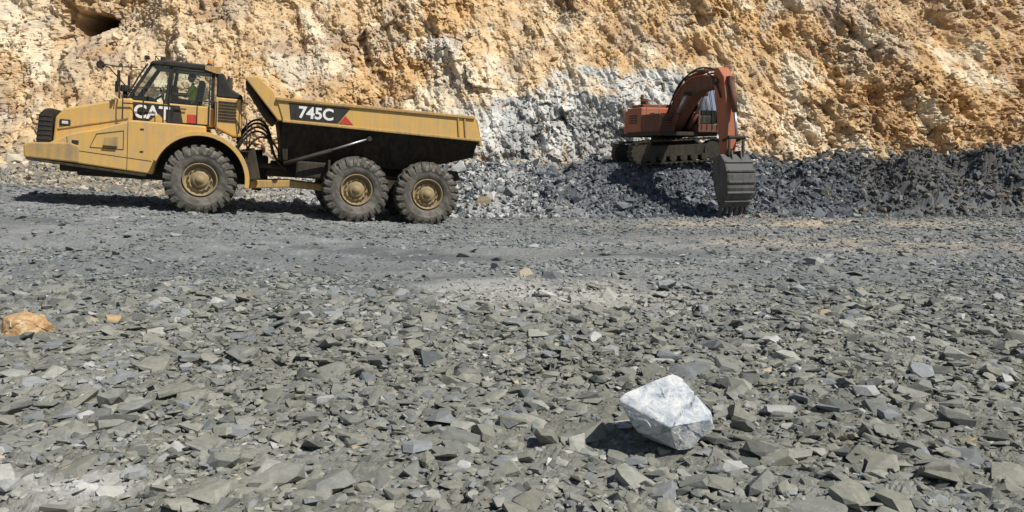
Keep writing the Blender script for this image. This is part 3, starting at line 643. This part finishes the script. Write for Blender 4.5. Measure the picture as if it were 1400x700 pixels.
box('cab_seat',(.35,.9,1.75),(.45,.5,.6),'blk',E,.06);box('cab_rear_wall',(-.14,.9,1.95),(.04,.86,1.2),'blk',E,.01);box('cab_console',(1.1,.9,1.55),(.2,.6,.35),'blk',E,.04)
box('cab_lamp',(1.2,.6,2.84),(.1,.16,.12),'lens',E,.02);box('cab_lamp',(1.2,1.15,2.84),(.1,.16,.12),'lens',E,.02)
f=lambda z:z if z<1.2 else 1.2+(z-1.2)*.69
F2=lambda P:[(a_,f(b_)) for a_,b_ in P]
F3=lambda p:(p[0],p[1],f(p[2]))
bp_=[(.10,1.1),(.12,1.55),(.75,2.75),(1.35,3.4),(2.0,3.76),(2.7,3.8),(3.62,3.62),(3.70,3.30),(3.5,3.18),(2.5,3.05),(1.95,2.7),(1.35,1.95),(.65,1.1)]
prism('boom',F2(bp_),-.24,.18,'org2',E,.03)
prism('boom_edge_plate',F2([(.75,2.80),(1.35,3.46),(2.0,3.81),(2.7,3.85),(3.55,3.68),(3.55,3.62),(2.7,3.79),(2.0,3.75),(1.37,3.38),(.78,2.73)]),-.27,.21,'org',E,.005)
for yy_ in(-.42,.36):
    cyl('boom_cylinder',(.85,yy_,1.1),F3((1.45,yy_,2.05)),.10,'org2',E);cyl('boom_rod',F3((1.4,yy_,1.97)),F3((2.0,yy_,2.95)),.055,'chrome',E)
cyl('boom_cyl_pin',F3((2.0,-.5,2.98)),F3((2.0,.44,2.98)),.07,'under',E)
cyl('stick_cylinder',F3((1.5,-.03,3.82)),F3((2.7,-.03,4.1)),.09,'org2',E);cyl('stick_rod',F3((2.6,-.03,4.08)),F3((3.55,-.03,4.05)),.05,'chrome',E)
box('stick_cyl_bracket',F3((1.55,-.03,3.68)),(.3,.26,.22),'org2',E,.03)
tube('boom_hose',[F3(q) for q in((.3,.2,1.9),(.9,.3,3.1),(1.9,.32,3.95),(2.9,.3,4.0),(3.6,.28,3.6))],.03,'blk',E,8,False,True)
tube('boom_hose',[F3(q) for q in((.3,-.2,1.9),(.9,-.32,3.15),(1.9,-.34,4.0),(2.9,-.32,4.1),(3.7,-.3,3.4),(3.9,-.28,2.6))],.03,'blk',E,8,False,True)
tube('boom_hose',[F3(q) for q in((.3,-.1,1.9),(.9,-.2,3.3),(1.9,-.2,4.15),(2.9,-.2,4.25),(3.6,-.2,3.9))],.03,'blk',E,8,False,True)
sp_=[(3.40,4.0),(3.62,4.10),(3.98,3.6),(4.14,2.6),(4.22,.30),(4.1,.12),(3.93,.2),(3.68,1.4),(3.46,3.0),(3.38,3.3)]
prism('stick',F2(sp_),-.24,.18,'org',E,.03)
cyl('stick_pin',F3((3.62,-.38,3.4)),F3((3.62,.32,3.4)),.1,'under',E)
cyl('bucket_cylinder',F3((4.14,-.03,3.35)),(4.38,-.03,1.7),.10,'org2',E);cyl('bucket_rod',(4.37,-.03,1.75),(4.52,-.03,.85),.05,'chrome',E)
box('bucket_cyl_bracket',F3((4.05,-.03,3.4)),(.25,.22,.3),'org2',E,.03)
for yy_ in(-.3,.24):
    tube('bucket_link',[(4.15,yy_,.75),(4.52,yy_,.85),(4.50,yy_,.25)],.055,'under',E)
tube('link_pin',[(4.52,-.35,.85),(4.52,.29,.85)],.06,'under',E)
bc=[(4.02,.16),(4.42,.30),(4.68,.05),(4.86,-.35),(4.88,-.8),(4.74,-1.15),(4.54,-1.42)]
inn=[(4.08,.06),(4.4,.18),(4.60,-.03),(4.77,-.38),(4.79,-.78),(4.66,-1.10),(4.48,-1.39)]
w_=.54
prism('bucket_shell',bc+inn[::-1],-w_-.03,w_-.03,'bucket',E,.01)
for yy_ in(-w_-.03,w_-.07):
    prism('bucket_side',[(4.02,.16),(4.42,.30),(4.68,.05),(4.86,-.35),(4.88,-.8),(4.74,-1.15),(4.54,-1.42),(4.38,-1.38),(4.1,-.75),(3.98,-.1)],yy_-.006,yy_+.046,'bucket',E,.01)
for i in range(5):
    p=[(4.70,.03),(4.86,-.25),(4.905,-.6),(4.86,-.95),(4.70,-1.24)][i]
    box('wear_bar',(p[0],-.03,p[1]),(.05,1.04,.07),'bucket',E,.012,(0,R([35,15,0,-18,-32][i]),0))
box('cutting_lip',(4.49,-.03,-1.38),(.07,1.16,.16),'bucket',E,.015,(0,R(-32),0))
for yy_ in(-.2,.14):prism('bucket_ear',[(3.95,.0),(3.95,.28),(4.1,.38),(4.55,.42),(4.62,.1),(4.3,.1)],yy_-.03,yy_+.03,'bucket',E,.01)
for i in range(6):
    yy_=-.03-.49+i*.196
    prism('tooth',[(4.55,-1.34),(4.43,-1.32),(4.32,-1.78),(4.37,-1.81),(4.53,-1.56)],yy_-.045,yy_+.045,'bucket',E,.012)
n=500;x=7.6+rng.normal(0,.9,n);y=27.0+rng.normal(0,.35,n)
stones('spoil_at_bucket',x,y,np.clip(rng.lognormal(-2.4,.5,n),.05,.3),rng.uniform(.4,.8,n),.5,scol(n,[(.13,.14,.15),(.33,.28,.2),(.38,.18,.12),(.23,.23,.23)],[.5,.2,.1,.2]),MS,.3)
# ------------------------------------------------ light, camera
w=bpy.data.worlds.new('World');sc.world=w;w.use_nodes=True;nt=w.node_tree
sky=nt.nodes.new('ShaderNodeTexSky');sky.sky_type='NISHITA';sky.sun_disc=False
EL=52;AZ=-36
sky.sun_elevation=R(EL);sky.sun_rotation=R(90-AZ)
nt.links.new(sky.outputs[0],nt.nodes['Background'].inputs[0]);nt.nodes['Background'].inputs[1].default_value=.063
sd=Vector((math.cos(R(EL))*math.cos(R(AZ)),math.cos(R(EL))*math.sin(R(AZ)),math.sin(R(EL))))
l=bpy.data.lights.new('sun','SUN');l.energy=5.0;l.angle=R(.5);l.color=(1,.955,.88);lo=link(bpy.data.objects.new('sun',l));lo.rotation_euler=sd.to_track_quat('Z','Y').to_euler();lo.location=(20,-10,30)
cm=bpy.data.cameras.new('camera');cm.sensor_width=36;cm.lens=28.3;cm.clip_end=500;co=link(bpy.data.objects.new('camera',cm));co.location=(0,0,1.8);co.rotation_euler=(R(83),0,0);sc.camera=co
sc.view_settings.view_transform='Standard';sc.view_settings.look='None';sc.view_settings.exposure=0
